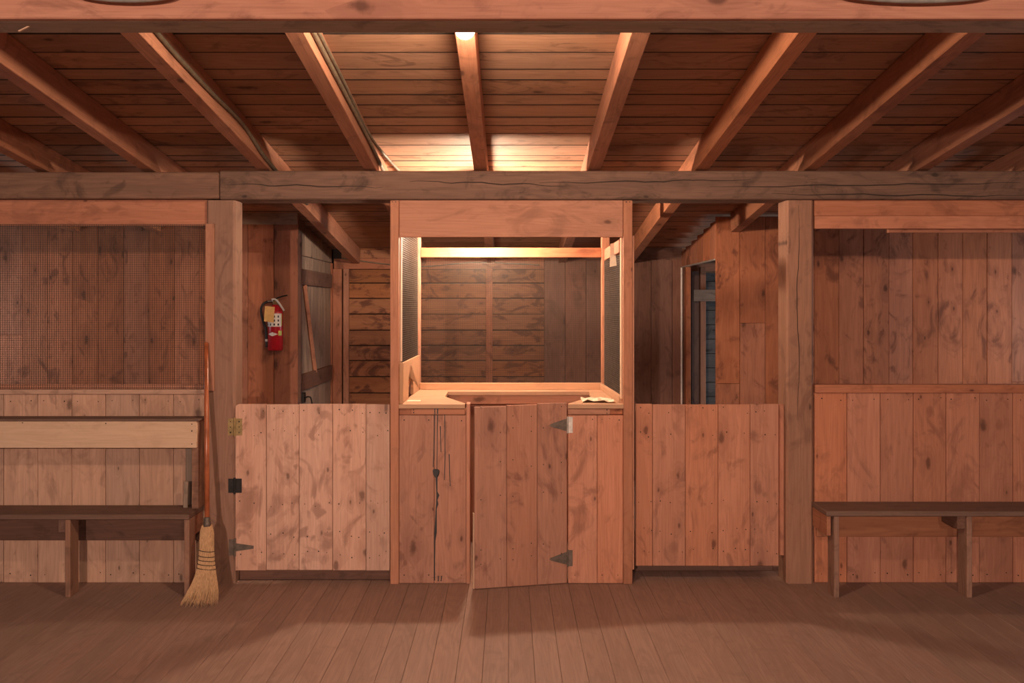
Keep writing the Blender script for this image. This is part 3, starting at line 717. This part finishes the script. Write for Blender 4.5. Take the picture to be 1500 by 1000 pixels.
span('door_jamb', X(683, YF), X(688.5, YF), YF - 0.006, YF + 0.09, 0.0, Z(591, YF), R_VS, 'stud', bt)
span('door_jamb', X(823, YF + 0.03), X(831, YF + 0.03), YF + 0.03, YF + 0.09, 0.0, zcb - 0.002, R_VS, 'stud', bt)
sp = [(X(a, YF), Z(b, YF)) for a, b in ((606, 600), (606, 604), (889, 600), (889, 605), (592, 615), (628, 615), (643, 616), (676, 616), (592, 842), (628, 842), (676, 842), (838, 618), (868, 614), (882, 614), (893, 613), (907, 615), (882, 842), (905, 842), (842, 842), (575, 296), (580, 296), (917, 296), (922, 296))]
nails(bt, sp[:4], YF - 0.002, 0.004); nails(bt, sp[4:19], YF + 0.001); nails(bt, sp[19:], YF - 0.012, 0.004)
# black paint drips on the left front board
bm = bmesh.new()
def drip(pts, w):
    for k, ((x0, y0), (x1, y1)) in enumerate(zip(pts, pts[1:])):
        a, b = w[k], w[k + 1]
        top_ = [(x0 - a, y0), (x0 + a, y0), (x1 + b, y1), (x1 - b, y1)]
        yq = YF - 0.003 if y1 < 608 else YF
        v1 = [bm.verts.new((X(p, YF), yq - 0.0008, Z(q, YF))) for p, q in top_]; v2 = [bm.verts.new((X(p, YF), yq + 0.0015, Z(q, YF))) for p, q in top_]
        bm.faces.new(v1)
        for i_ in range(4): bm.faces.new((v1[i_], v1[(i_ + 1) % 4], v2[(i_ + 1) % 4], v2[i_]))
drip([(641, 594), (641, 606), (640.5, 640), (640, 688)], [1.2, .8, .5, .5])
drip([(637, 598), (637, 607), (636, 650), (634.5, 684)], [.8, .6, .6, .5])
drip([(634, 689), (636, 686.5), (641, 687), (643.5, 689), (643, 694), (640, 698)], [.5, .5, .5, .5, .5, .5])
for (x0, y0), (x1, y1) in (((634.5, 691), (643, 691)),): pass
drip([(638.5, 687), (638.8, 690), (638.8, 695), (639.5, 700), (640, 720)], [2.8, 5, 4.2, 1.4, .8])
drip([(640, 720), (641.5, 725), (640, 732), (640.5, 738), (639, 745), (638.5, 765), (638, 780), (637, 792), (636.5, 820), (636.5, 850)], [.9, 2.2, .9, 1.7, .8, 1.4, 1.8, .8, .8, .9])
drip([(645, 624), (645.5, 640), (646, 662)], [.8, .5, .6])
drip([(651.5, 598), (651.8, 640), (652, 670), (651, 703)], [.5, .5, .6, .5])
drip([(658, 665), (658.5, 690), (659.5, 712)], [.7, .6, .5])
drip([(632, 846), (646, 844)], [.7, .7]); drip([(642, 843), (642, 851)], [.7, .7]); drip([(647, 843), (646, 851)], [.7, .7])
bmobj('paint_drips', bm, 'paint', bt, at=(X(640, YF), YF, 0.5))['label'] = 'dried black paint drips'
# booth door, ajar towards the camera
HX = X(831.5, YF); HW = 0.535; OPEN = math.radians(12.5)
dc, ds = math.cos(OPEN), math.sin(OPEN)
def dpt(u, v=0.0): return (HX - u * dc - v * ds * 0 - v * ds, YF + 0.0 - u * ds + v * dc)
Rd = rot((0, 0, 1), (dc, ds, 0), (-ds, dc, 0))
def dpiece(name, u0, u1, v0, v1, z0, z1, mat, parent, R=None):
    u, v = (u0 + u1) / 2, (v0 + v1) / 2; p = dpt(u, v)
    if R is None: return piece(name, (p[0], p[1], (z0 + z1) / 2), z1 - z0, u1 - u0, v1 - v0, Rd, mat, parent)
    return piece(name, (p[0], p[1], (z0 + z1) / 2), u1 - u0, z1 - z0, v1 - v0, R, mat, parent)
Rdh = rot((-dc, -ds, 0), (0, 0, 1), (-ds, dc, 0))
zd0, zd1 = 0.004, Z(592, YF) + 0.004
bd = dpiece('booth_door', 0.03, HW - 0.03, 0.0235, 0.045, zd1 - 0.2, zd1 - 0.08, 'door', bt, Rdh)
bd['label'] = 'plank door of the booth standing ajar'
dpiece('door_batten', 0.03, HW - 0.03, 0.0235, 0.045, 0.12, 0.24, 'door', bd, Rdh)
ue = [0.002, 0.176, 0.352, HW]
for k, (a, b) in enumerate(zip(ue, ue[1:])):
    dpiece('plank', a + 0.001, b - 0.001, 0.0, 0.022, zd0, zd1 - 0.006 * k + 0.004, 'door', bd)
dpiece('worn_edge', HW, HW + 0.006, 0.0, 0.022, zd0, zd0 + 0.42, 'newwood', bd)
for zz, mt, sz in ((Z(622, YF), 'zinc', 0.05), (Z(817, YF), 'steel', 0.05)):
    bm = bmesh.new()
    tri = [(0.004, -0.036), (0.004, 0.036), (0.098, 0.008), (0.106, 0.0), (0.098, -0.008)]
    f1 = [bm.verts.new((*dpt(u, -0.004), zz + v)) for u, v in tri]; f2 = [bm.verts.new((*dpt(u, -0.0008), zz + v)) for u, v in tri]
    bm.faces.new(f1)
    for k in range(5): bm.faces.new((f1[k], f1[(k + 1) % 5], f2[(k + 1) % 5], f2[k]))
    hinge = bmobj('strap_hinge', bm, 'steel', bd, at=(*dpt(0.05, -0.002), zz))
    bm = bmesh.new(); addbox(bm, HX + 0.004, HX + 0.028, YF - 0.004, YF + 0.0, zz - 0.045, zz + 0.045)
    addtube(bm, [(HX, YF - 0.005, zz - 0.047), (HX, YF - 0.005, zz + 0.047)], 0.005, 8)
    bmobj('hinge_plate', bm, mt, bt, at=(HX, YF - 0.004, zz))
spd = []
bm = bmesh.new()
for k, (a, b) in enumerate(zip(ue, ue[1:])):
    for zz in (zd1 - 0.04, zd1 - 0.15, 0.15, 0.22, 0.5, 0.7):
        for f in (0.2, 0.8):
            if random.random() < 0.75:
                p0 = dpt(a + (b - a) * f, -0.0015); p1 = dpt(a + (b - a) * f, 0.001); z_ = zz + rj(0.03)
                addtube(bm, [(*p0, z_), (*p1, z_)], 0.0032, 6)
o = bmobj('nail_heads', bm, 'nail', bd); o['kind'] = 'stuff'
# papers in the booth
bm = bmesh.new()
rnd = random.Random(3)
nx, ny = 6, 4; px0, px1 = X(852, 5.45), X(896, 5.45); py0, py1 = 5.36, 5.55
gr = [[bm.verts.new((px0 + (px1 - px0) * a / nx + rnd.uniform(-.004, .004), py0 + (py1 - py0) * b / ny + rnd.uniform(-.005, .005) - 0.03 * a / nx, zct + 0.002 + 0.016 * (0.15 + abs(math.sin(a * 1.3 + b * 0.5))) * rnd.uniform(0.4, 1.0))) for b in range(ny + 1)] for a in range(nx + 1)]
for a in range(nx):
    for b in range(ny): bm.faces.new((gr[a][b], gr[a + 1][b], gr[a + 1][b + 1], gr[a][b + 1]))
o = bmobj('crumpled_paper', bm, 'paper', None, at=((px0 + px1) / 2, 5.45, zct)); sol = o.modifiers.new('thick', 'SOLIDIFY'); sol.thickness = 0.001; sol.offset = 1
tag(o, 'crumpled sheet of paper on the right end of the booth counter', 'paper')
yq = 5.62; xq = BXR0 - 0.028
o = meshobj('paper_slip', [(X(894, yq), yq, Z(357, yq)), (X(900.5, yq), yq - 0.004, Z(355, yq)), (X(903, yq), yq - 0.012, Z(389, yq)), (X(893, yq), yq - 0.006, Z(391, yq))] +
            [(X(894, yq), yq + 0.001, Z(357, yq)), (X(900.5, yq), yq - 0.003, Z(355, yq)), (X(903, yq), yq - 0.011, Z(389, yq)), (X(893, yq), yq - 0.005, Z(391, yq))],
            [(0, 1, 2, 3), (7, 6, 5, 4), (0, 4, 5, 1), (1, 5, 6, 2), (2, 6, 7, 3), (3, 7, 4, 0)], 'card', None, at=(X(897, yq), yq, Z(372, yq)))
tag(o, 'cream paper slip hanging from the booth side rail', 'paper')
o = span('paper_ticket', X(597, 5.45), X(616, 5.45), 5.42, 5.47, zct + 0.0005, zct + 0.004, R_TX, 'card', None, 0); tag(o, 'small cream slip lying below the arched hole', 'paper')

# ================================================================== BULBS
def bulb(loc, mat, label, cord):
    t = thing('light_bulb', (loc[0], loc[1], loc[2]), label, 'light bulb', 'bare bulbs on the centre rafter')
    bm = bmesh.new()
    prof = [(0.004, -0.052), (0.016, -0.049), (0.027, -0.040), (0.034, -0.026), (0.035, -0.012), (0.031, 0.004), (0.022, 0.022), (0.016, 0.034), (0.014, 0.044)]
    lathe(bm, prof, loc, 20); bmobj('glass', bm, mat, t, True, at=loc)
    bm = bmesh.new(); lathe(bm, [(0.02, 0.036), (0.024, 0.04), (0.04, 0.058), (0.044, 0.062), (0.044, 0.068)], loc, 16)
    bmobj('socket', bm, 'porcelain', t, True, at=loc)
    if cord:
        bm = bmesh.new(); addtube(bm, [(loc[0], loc[1], loc[2] + 0.066), (loc[0], loc[1], loc[2] + 0.066 + cord)], 0.004, 8); bmobj('cord', bm, 'rubber', t, True, at=loc)
ya = 3.15
bulb((X(681, ya), ya, zr(ya) - 0.0755), 'bulb_front', 'glowing bare bulb just below the large front beam', 0)
yb_ = 5.93
bulb((RX[5] - 0.028, yb_, 2.066), 'bulb_booth', 'bare bulb on the rafter inside the ticket booth', zr(yb_) - 2.066 - 0.068)

# ================================================================== CABLES
def cable(pts, r, label):
    bm = bmesh.new(); P = smoothpath(pts, 6); addtube(bm, P, r, 8)
    c = P[len(P) // 2]; o = bmobj('electrical_cable', bm, 'cable', None, True, at=tuple(c)); tag(o, label, 'cable', 'cables clipped along the rafters')
def rpt(px, rx, up, side=0.036 + 0.011):
    """point on the right side of the rafter at rx seen at column px (x fixes the depth)"""
    xx = rx + side; Y = xx * F / (px - VX); return (xx, Y, zr(Y) + up)
r2, r3 = RX[3], RX[4]
ys = [2.95, 3.3, 3.7, 4.2, 4.7, 5.1, 5.6, 6.2]
cable([(r2 + 0.047, y, zr(y) + u) for y, u in zip(ys, (0.05, 0.07, 0.055, 0.06, 0.075, 0.03, 0.015, 0.02))], 0.010, 'thick cable along the rafter above the left gate')
cable([(r3 + 0.047, y, zr(y) + u) for y, u in zip(ys, (0.04, 0.05, 0.05, 0.055, 0.06, 0.06, 0.05, 0.05))], 0.010, 'lower of two cables on the rafter left of the bulb')
cable([(r3 + 0.047 + dx, y, zr(y) + u) for y, u, dx in zip(ys, (0.08, 0.085, 0.09, 0.095, 0.085, 0.09, 0.1, 0.1), (0, 0, 0, 0, 0, 0.012, 0.06, 0.14))], 0.008, 'upper of two cables on the rafter left of the bulb, drifting off near the beam')
# grey conduit swags on the front face of the near beam
def swag(x0, x1, xm, ydip, label):
    Y = 2.745
    pts = [(X(x0, Y), Y + 0.015, Z(ydip - 34, Y)), (X(x0 * .7 + xm * .3, Y), Y, Z(ydip - 14, Y)), (X(xm, Y), Y, Z(ydip - 7, Y)), (X(x1 * .7 + xm * .3, Y), Y, Z(ydip - 13, Y)), (X(x1, Y), Y + 0.015, Z(ydip - 34, Y))]
    bm = bmesh.new(); addtube(bm, smoothpath(pts, 6), 0.014, 10)
    tag(bmobj('conduit', bm, 'hose', None, True, at=pts[2]), label, 'conduit', 'grey conduit loops on the near beam')
swag(90, 275, 188, 4, 'grey conduit loop at the top left of the near beam')
swag(1205, 1480, 1340, 5, 'grey conduit loop at the top right of the near beam')

# ================================================================== BENCHES
def bench_common(t, xend, sgn, zs, yfront, xfar, legs, matseat):
    """sgn: +1 when the bench runs to +X from its end"""
    x0, x1 = (xend, xfar) if sgn > 0 else (xfar, xend)
    span('seat', x0, x1, yfront, YF - 0.004, zs - 0.028, zs, R_TX, matseat, t, 0.004)
    span('wall_ledger', x0 + (0.03 if sgn > 0 else 0), x1 - (0.03 if sgn < 0 else 0), YL - 0.024, YL - 0.004, zs - 0.2, zs - 0.0285, R_HF, 'dark' if sgn < 0 else 'rafter', t)
    e0 = xend + sgn * 0.006
    span('end_apron', min(e0, e0 + sgn * 0.022), max(e0, e0 + sgn * 0.022), yfront + 0.015, YL - 0.025, zs - 0.135, zs - 0.0285, R_HS, 'rafter', t)
    for k, lx in enumerate(legs):
        span('leg', lx - 0.014, lx + 0.014, yfront + 0.004, yfront + 0.105, 0.0, zs - 0.0285, R_VS, 'post', t)
        if k: span('leg_cleat', lx - 0.014 - 0.045, lx - 0.0145, yfront + 0.02, yfront + 0.2, zs - 0.10, zs - 0.0285, R_HS, 'dark', t)
bL = thing('bench', (-2.3, 5.15, 0), 'bench with a pale plank backrest against the left wall', 'bench', 'wooden wall benches')
zs = 0.445
bench_common(bL, X(299, YF), -1, zs, 5.02, ed[0], [X(273, 5.02), X(98.5, 5.02), X(-90, 5.02)], 'seat')
zb_0, zb_1 = Z(656, 5.15), Z(617, 5.15)
span('backrest', ed[0], X(288, 5.15), 5.15, 5.172, zb_0, zb_1, R_HF, 'newwood', bL)
span('top_cap', ed[0], X(296, 5.2), 5.148, YL - 0.004, zb_1 + 0.0005, zb_1 + 0.014, R_TX, 'seat', bL)
bm = bmesh.new(); xs0, xs1 = X(284, 5.17) - 0.012, X(288.5, 5.15)
pr = [(5.173, zs + 0.0005), (YL - 0.004, zs + 0.0005), (YL - 0.004, zb_1), (5.173, zb_1)]
A = [bm.verts.new((xs0, y, z)) for y, z in pr]; B = [bm.verts.new((xs1, y, z)) for y, z in pr]
bm.faces.new(A[::-1]); bm.faces.new(B)
for k in range(4): bm.faces.new((A[k], A[(k + 1) % 4], B[(k + 1) % 4], B[k]))
bmobj('back_support', bm, 'post', bL, at=((xs0 + xs1) / 2, 5.23, 0.7))
span('back_support', X(-100, 5.2), X(-92, 5.2), 5.173, YL - 0.004, zs + 0.0005, zb_1, R_VS, 'post', bL)
span('back_strip', X(270, 5.25), X(281, 5.25), YL - 0.02, YL - 0.004, zs + 0.0005, zb_0 + 0.02, R_VF, 'grey', bL)
nails(bL, [(X(q, 5.15), Z(r, 5.15)) for q, r in ((281, 621), (281, 631), (281, 650), (155, 620), (33, 619))], 5.15, 0.004)
o = piece('wood_stick', (X(271.5, 5.18), 5.19, zs + 0.075), 0.148, 0.024, 0.018, R_VF, 'grey', None, 0.003, tilt=Matrix.Rotation(0.03, 3, 'Y')); tag(o, 'short grey stick standing on the right end of the left bench', 'stick')

bR = thing('bench', (2.6, 5.15, 0), 'plain plank bench against the right wall', 'bench', 'wooden wall benches')
bench_common(bR, X(1188, YF), 1, 0.465, 5.01, ed2[-1], [X(1226, 5.01), X(1421, 5.01), X(1610, 5.01)], 'seat')

# ================================================================== BROOM
br = thing('broom', (X(297, 4.92), 4.92, 0), 'straw broom with a varnished handle leaning on the left post', 'broom')
ht = Vector((X(302, 5.235), 5.235, Z(503, 5.235))); hb = Vector((X(303.5, 4.985), 4.985, Z(763, 4.985)))
bm = bmesh.new(); addtube(bm, [ht + (ht - hb).normalized() * 0.006, ht, ht * 0.5 + hb * 0.5, hb - (ht - hb).normalized() * 0.03], [0.008, 0.0125, 0.0135, 0.0135], 14)
bmobj('handle', bm, 'handle', br, True, at=tuple(ht * 0.5 + hb * 0.5))
bm = bmesh.new(); ax = (ht - hb).normalized(); P = [hb + ax * 0.02, hb + ax * 0.01, hb, hb - ax * 0.012, hb - ax * 0.03]
addtube(bm, P, [0.016, 0.018, 0.017, 0.02, 0.021], 14); bmobj('collar', bm, 'steel', br, True, at=tuple(hb))
# outline rows: (y pixel, x left, x right, depth)
rows = [(768, 296.5, 310.5, 4.985), (776, 293.5, 313.0, 4.975), (790, 292.8, 313.5, 4.96), (806, 292.5, 313.5, 4.95), (820, 291.5, 314, 4.94), (833, 289, 315.5, 4.93), (846, 285.5, 317, 4.92), (860, 279, 318.5, 4.91), (873, 271, 319.5, 4.90), (886, 264, 318, 4.893)]
thick = [0.02, 0.026, 0.026, 0.024, 0.024, 0.026, 0.03, 0.036, 0.042, 0.048]
def bpt(t, u, v):
    k = min(int(t), len(rows) - 2); f = t - k
    a, b = rows[k], rows[k + 1]
    y = a[0] + (b[0] - a[0]) * f; xl = a[1] + (b[1] - a[1]) * f; xr = a[2] + (b[2] - a[2]) * f; Y = a[3] + (b[3] - a[3]) * f
    th = thick[k] + (thick[k + 1] - thick[k]) * f
    c = math.sqrt(max(0, 1 - u * u))
    return Vector((X((xl + xr) / 2 + u * (xr - xl) / 2, Y), Y + v * th * c, max(0.001, Z(y, Y))))
bm = bmesh.new(); n = 18; rings = []
for k in range(len(rows) - 2):
    rings.append([bm.verts.new(bpt(k, 0.94 * math.cos(2 * math.pi * j / n), 0.94 * math.sin(2 * math.pi * j / n) / max(0.3, math.sqrt(max(0.01, 1 - (0.94 * math.cos(2 * math.pi * j / n)) ** 2))))) for j in range(n)])
for a, b in zip(rings, rings[1:]):
    for j in range(n): bm.faces.new((a[j], a[(j + 1) % n], b[(j + 1) % n], b[j]))
bm.faces.new(rings[0][::-1]); bm.faces.new(rings[-1])
bmobj('straw_core', bm, 'straw', br, True, at=(X(300, 4.93), 4.93, 0.2))
bm = bmesh.new(); rs = random.Random(11)
for k in range(900):
    u = rs.uniform(-1, 1); v = rs.uniform(-1, 1) if k % 3 else -1 * rs.uniform(0.8, 1.0); t0 = rs.uniform(0, 1.5); t1 = rs.uniform(7.2, 9.0)
    du = rs.uniform(-0.05, 0.09); m = 6; pr_ = None
    pts = []
    for j in range(m):
        t = t0 + (t1 - t0) * j / (m - 1)
        p = bpt(t, max(-1.05, min(1.05, u + du * (j / (m - 1)) ** 2)), v * 1.03)
        p.x += rs.uniform(-.0012, .0012); pts.append(p)
    r_ = rs.uniform(0.0006, 0.0012)
    addtube(bm, pts, [r_] * (m - 1) + [r_ * 0.4], 3, cap=False)
o = bmobj('straw_bristles', bm, 'straw', br); o['kind'] = 'stuff'
for yp in (806, 814, 820, 826, 832):
    t = next(k + (yp - rows[k][0]) / (rows[k + 1][0] - rows[k][0]) for k in range(len(rows) - 1) if rows[k][0] <= yp <= rows[k + 1][0])
    bm = bmesh.new(); loop = []
    for j in range(25):
        a = 2 * math.pi * j / 24; cu, su = 1.05 * math.cos(a), math.sin(a)
        p0 = bpt(t, max(-1, min(1, cu)), 0); th = thick[int(t)] * 1.08
        loop.append((p0.x + (cu - max(-1, min(1, cu))) * 0.04, p0.y + su * th, p0.z - 0.004 * cu))
    addtube(bm, loop, 0.0022, 6, cap=False); bmobj('binding', bm, 'twine', br, True)

# ================================================================== FIRE EXTINGUISHER
YE = YW - 0.075
ex = thing('fire_extinguisher', (X(403.5, YE), YE, Z(513, YE)), 'red fire extinguisher with a manila tag hung on the wall', 'fire extinguisher')
ce_ = (X(403.5, YE), YE, Z(513, YE)); s = YE / F
rad = 11 * s
bm = bmesh.new(); lathe(bm, [(rad * 0.9, 0), (rad, 0.008), (rad, 54 * s), (rad * 0.93, 58 * s), (rad * 0.72, 62 * s), (rad * 0.45, 65 * s), (rad * 0.36, 67 * s)], ce_, 28)
bmobj('cylinder', bm, 'red', ex, True, at=ce_)
bm = bmesh.new(); lathe(bm, [(rad * 0.36, 66 * s), (rad * 0.38, 70 * s), (rad * 0.42, 71 * s), (rad * 0.42, 75 * s), (rad * 0.3, 76.5 * s)], ce_, 16)
bmobj('valve', bm, 'brass', ex, True, at=ce_)
def wrap(name, a0, a1, z0, z1, r, mat, nseg=14, dmd=False):
    bm = bmesh.new(); c = ce_
    if dmd:
        am = (a0 + a1) / 2; zm = (z0 + z1) / 2
        A = []
        for k in range(nseg + 1):
            a = a0 + (a1 - a0) * k / nseg; hh = max(0.02, 1 - abs(a - am) / (am - a0)) * (z1 - z0) / 2
            A.append([bm.verts.new((c[0] + r * math.sin(a), c[1] - r * math.cos(a), c[2] + z)) for z in (zm - hh, zm + hh)])
        for p, q in zip(A, A[1:]): bm.faces.new((p[0], q[0], q[1], p[1]))
    else:
        A = [[bm.verts.new((c[0] + r * math.sin(a0 + (a1 - a0) * k / nseg), c[1] - r * math.cos(a0 + (a1 - a0) * k / nseg), c[2] + z)) for z in (z0, z1)] for k in range(nseg + 1)]
        for p, q in zip(A, A[1:]): bm.faces.new((p[0], q[0], q[1], p[1]))
    return bmobj(name, bm, mat, ex, True, at=(c[0], c[1] - r, c[2] + z0))
wrap('label', -1.35, 1.05, 35 * s, 54 * s, rad + 0.0008, 'white')['label'] = 'white instruction label with small dark symbols'
wrap('label_strip', 1.07, 1.2, 36 * s, 54 * s, rad + 0.0009, 'lime')
for r_ in range(3):
    for c_ in range(4):
        a = -1.05 + c_ * 0.52; z0 = (36.5 + r_ * 5.8) * s
        bm_ = wrap('label_symbol', a, a + 0.2, z0, z0 + 3.0 * s, rad + 0.0016, 'paint', 3)
wrap('diamond_mark', -0.85, 0.55, 21 * s, 27 * s, rad + 0.0012, 'white', dmd=True)
wrap('round_sticker', 0.62, 1.15, 22 * s, 29 * s, rad + 0.0012, 'lime', 5)
def epx(x, y, dy=0.0): return (X(x, YE), YE + dy, Z(y, YE))
bm = bmesh.new(); addtube(bm, smoothpath([epx(400, 441), epx(393, 441.5, -0.01), epx(386, 446, -0.02), epx(383.5, 456, -0.02), epx(386, 470, -0.01), epx(389.5, 482), epx(390.5, 497), epx(391, 508)], 5), 0.0095, 10)
bmobj('hose', bm, 'rubber', ex, True, at=epx(388, 475))
bm = bmesh.new(); addtube(bm, [epx(390.6, 496.5), epx(390.7, 500)], 0.0115, 10); bmobj('hose_clip', bm, 'white', ex, at=epx(390, 498))
bm = bmesh.new()
addtube(bm, smoothpath([epx(399.5, 438.5, -0.03), epx(405, 438.5, -0.03), epx(411, 445, -0.03), epx(417.5, 455, -0.03)], 4), 0.0075, 6)
bmobj('grip', bm, 'white', ex, True, at=epx(408, 445))
bm = bmesh.new(); addtube(bm, smoothpath([epx(401, 440, -0.02), epx(407, 436.5, -0.02), epx(416, 433.5, -0.02), epx(422, 432.5, -0.02)], 4), 0.0055, 6)
bmobj('lever', bm, 'black', ex, True, at=epx(412, 436))
bm = bmesh.new(); addtube(bm, [epx(393.5, 441, -0.03), epx(401.5, 440.5, -0.03)], 0.004, 6); bmobj('safety_pin', bm, 'zinc', ex, at=epx(397, 441))
yt = -rad - 0.012
T4 = [epx(391.8, 448, yt), epx(405.8, 449.5, yt), epx(404.2, 472, yt), epx(390, 470.3, yt)]
T5 = [(p[0], p[1] + 0.001, p[2]) for p in T4]
meshobj('paper_tag', T4 + T5, [(0, 1, 2, 3), (7, 6, 5, 4), (0, 4, 5, 1), (1, 5, 6, 2), (2, 6, 7, 3), (3, 7, 4, 0)], 'tag', ex, at=epx(398, 460, yt))['label'] = 'manila inspection tag'
span('wall_bracket', X(401, YE), X(406, YE), YE + rad - 0.002, YW - 0.003, Z(470, YE), Z(450, YE), R_VF, 'black', ex)
# small debris: splinter on the near beam
o = piece('wood_splinter', (X(36, 2.86), 2.86, bz0 - 0.006), 0.04, 0.008, 0.004, rot((0.9, 0, 0.436), (0, 1, 0), (-0.436, 0, 0.9)), 'newwood', None, 0.001); tag(o, 'pale splinter sticking out under the near beam', 'splinter')
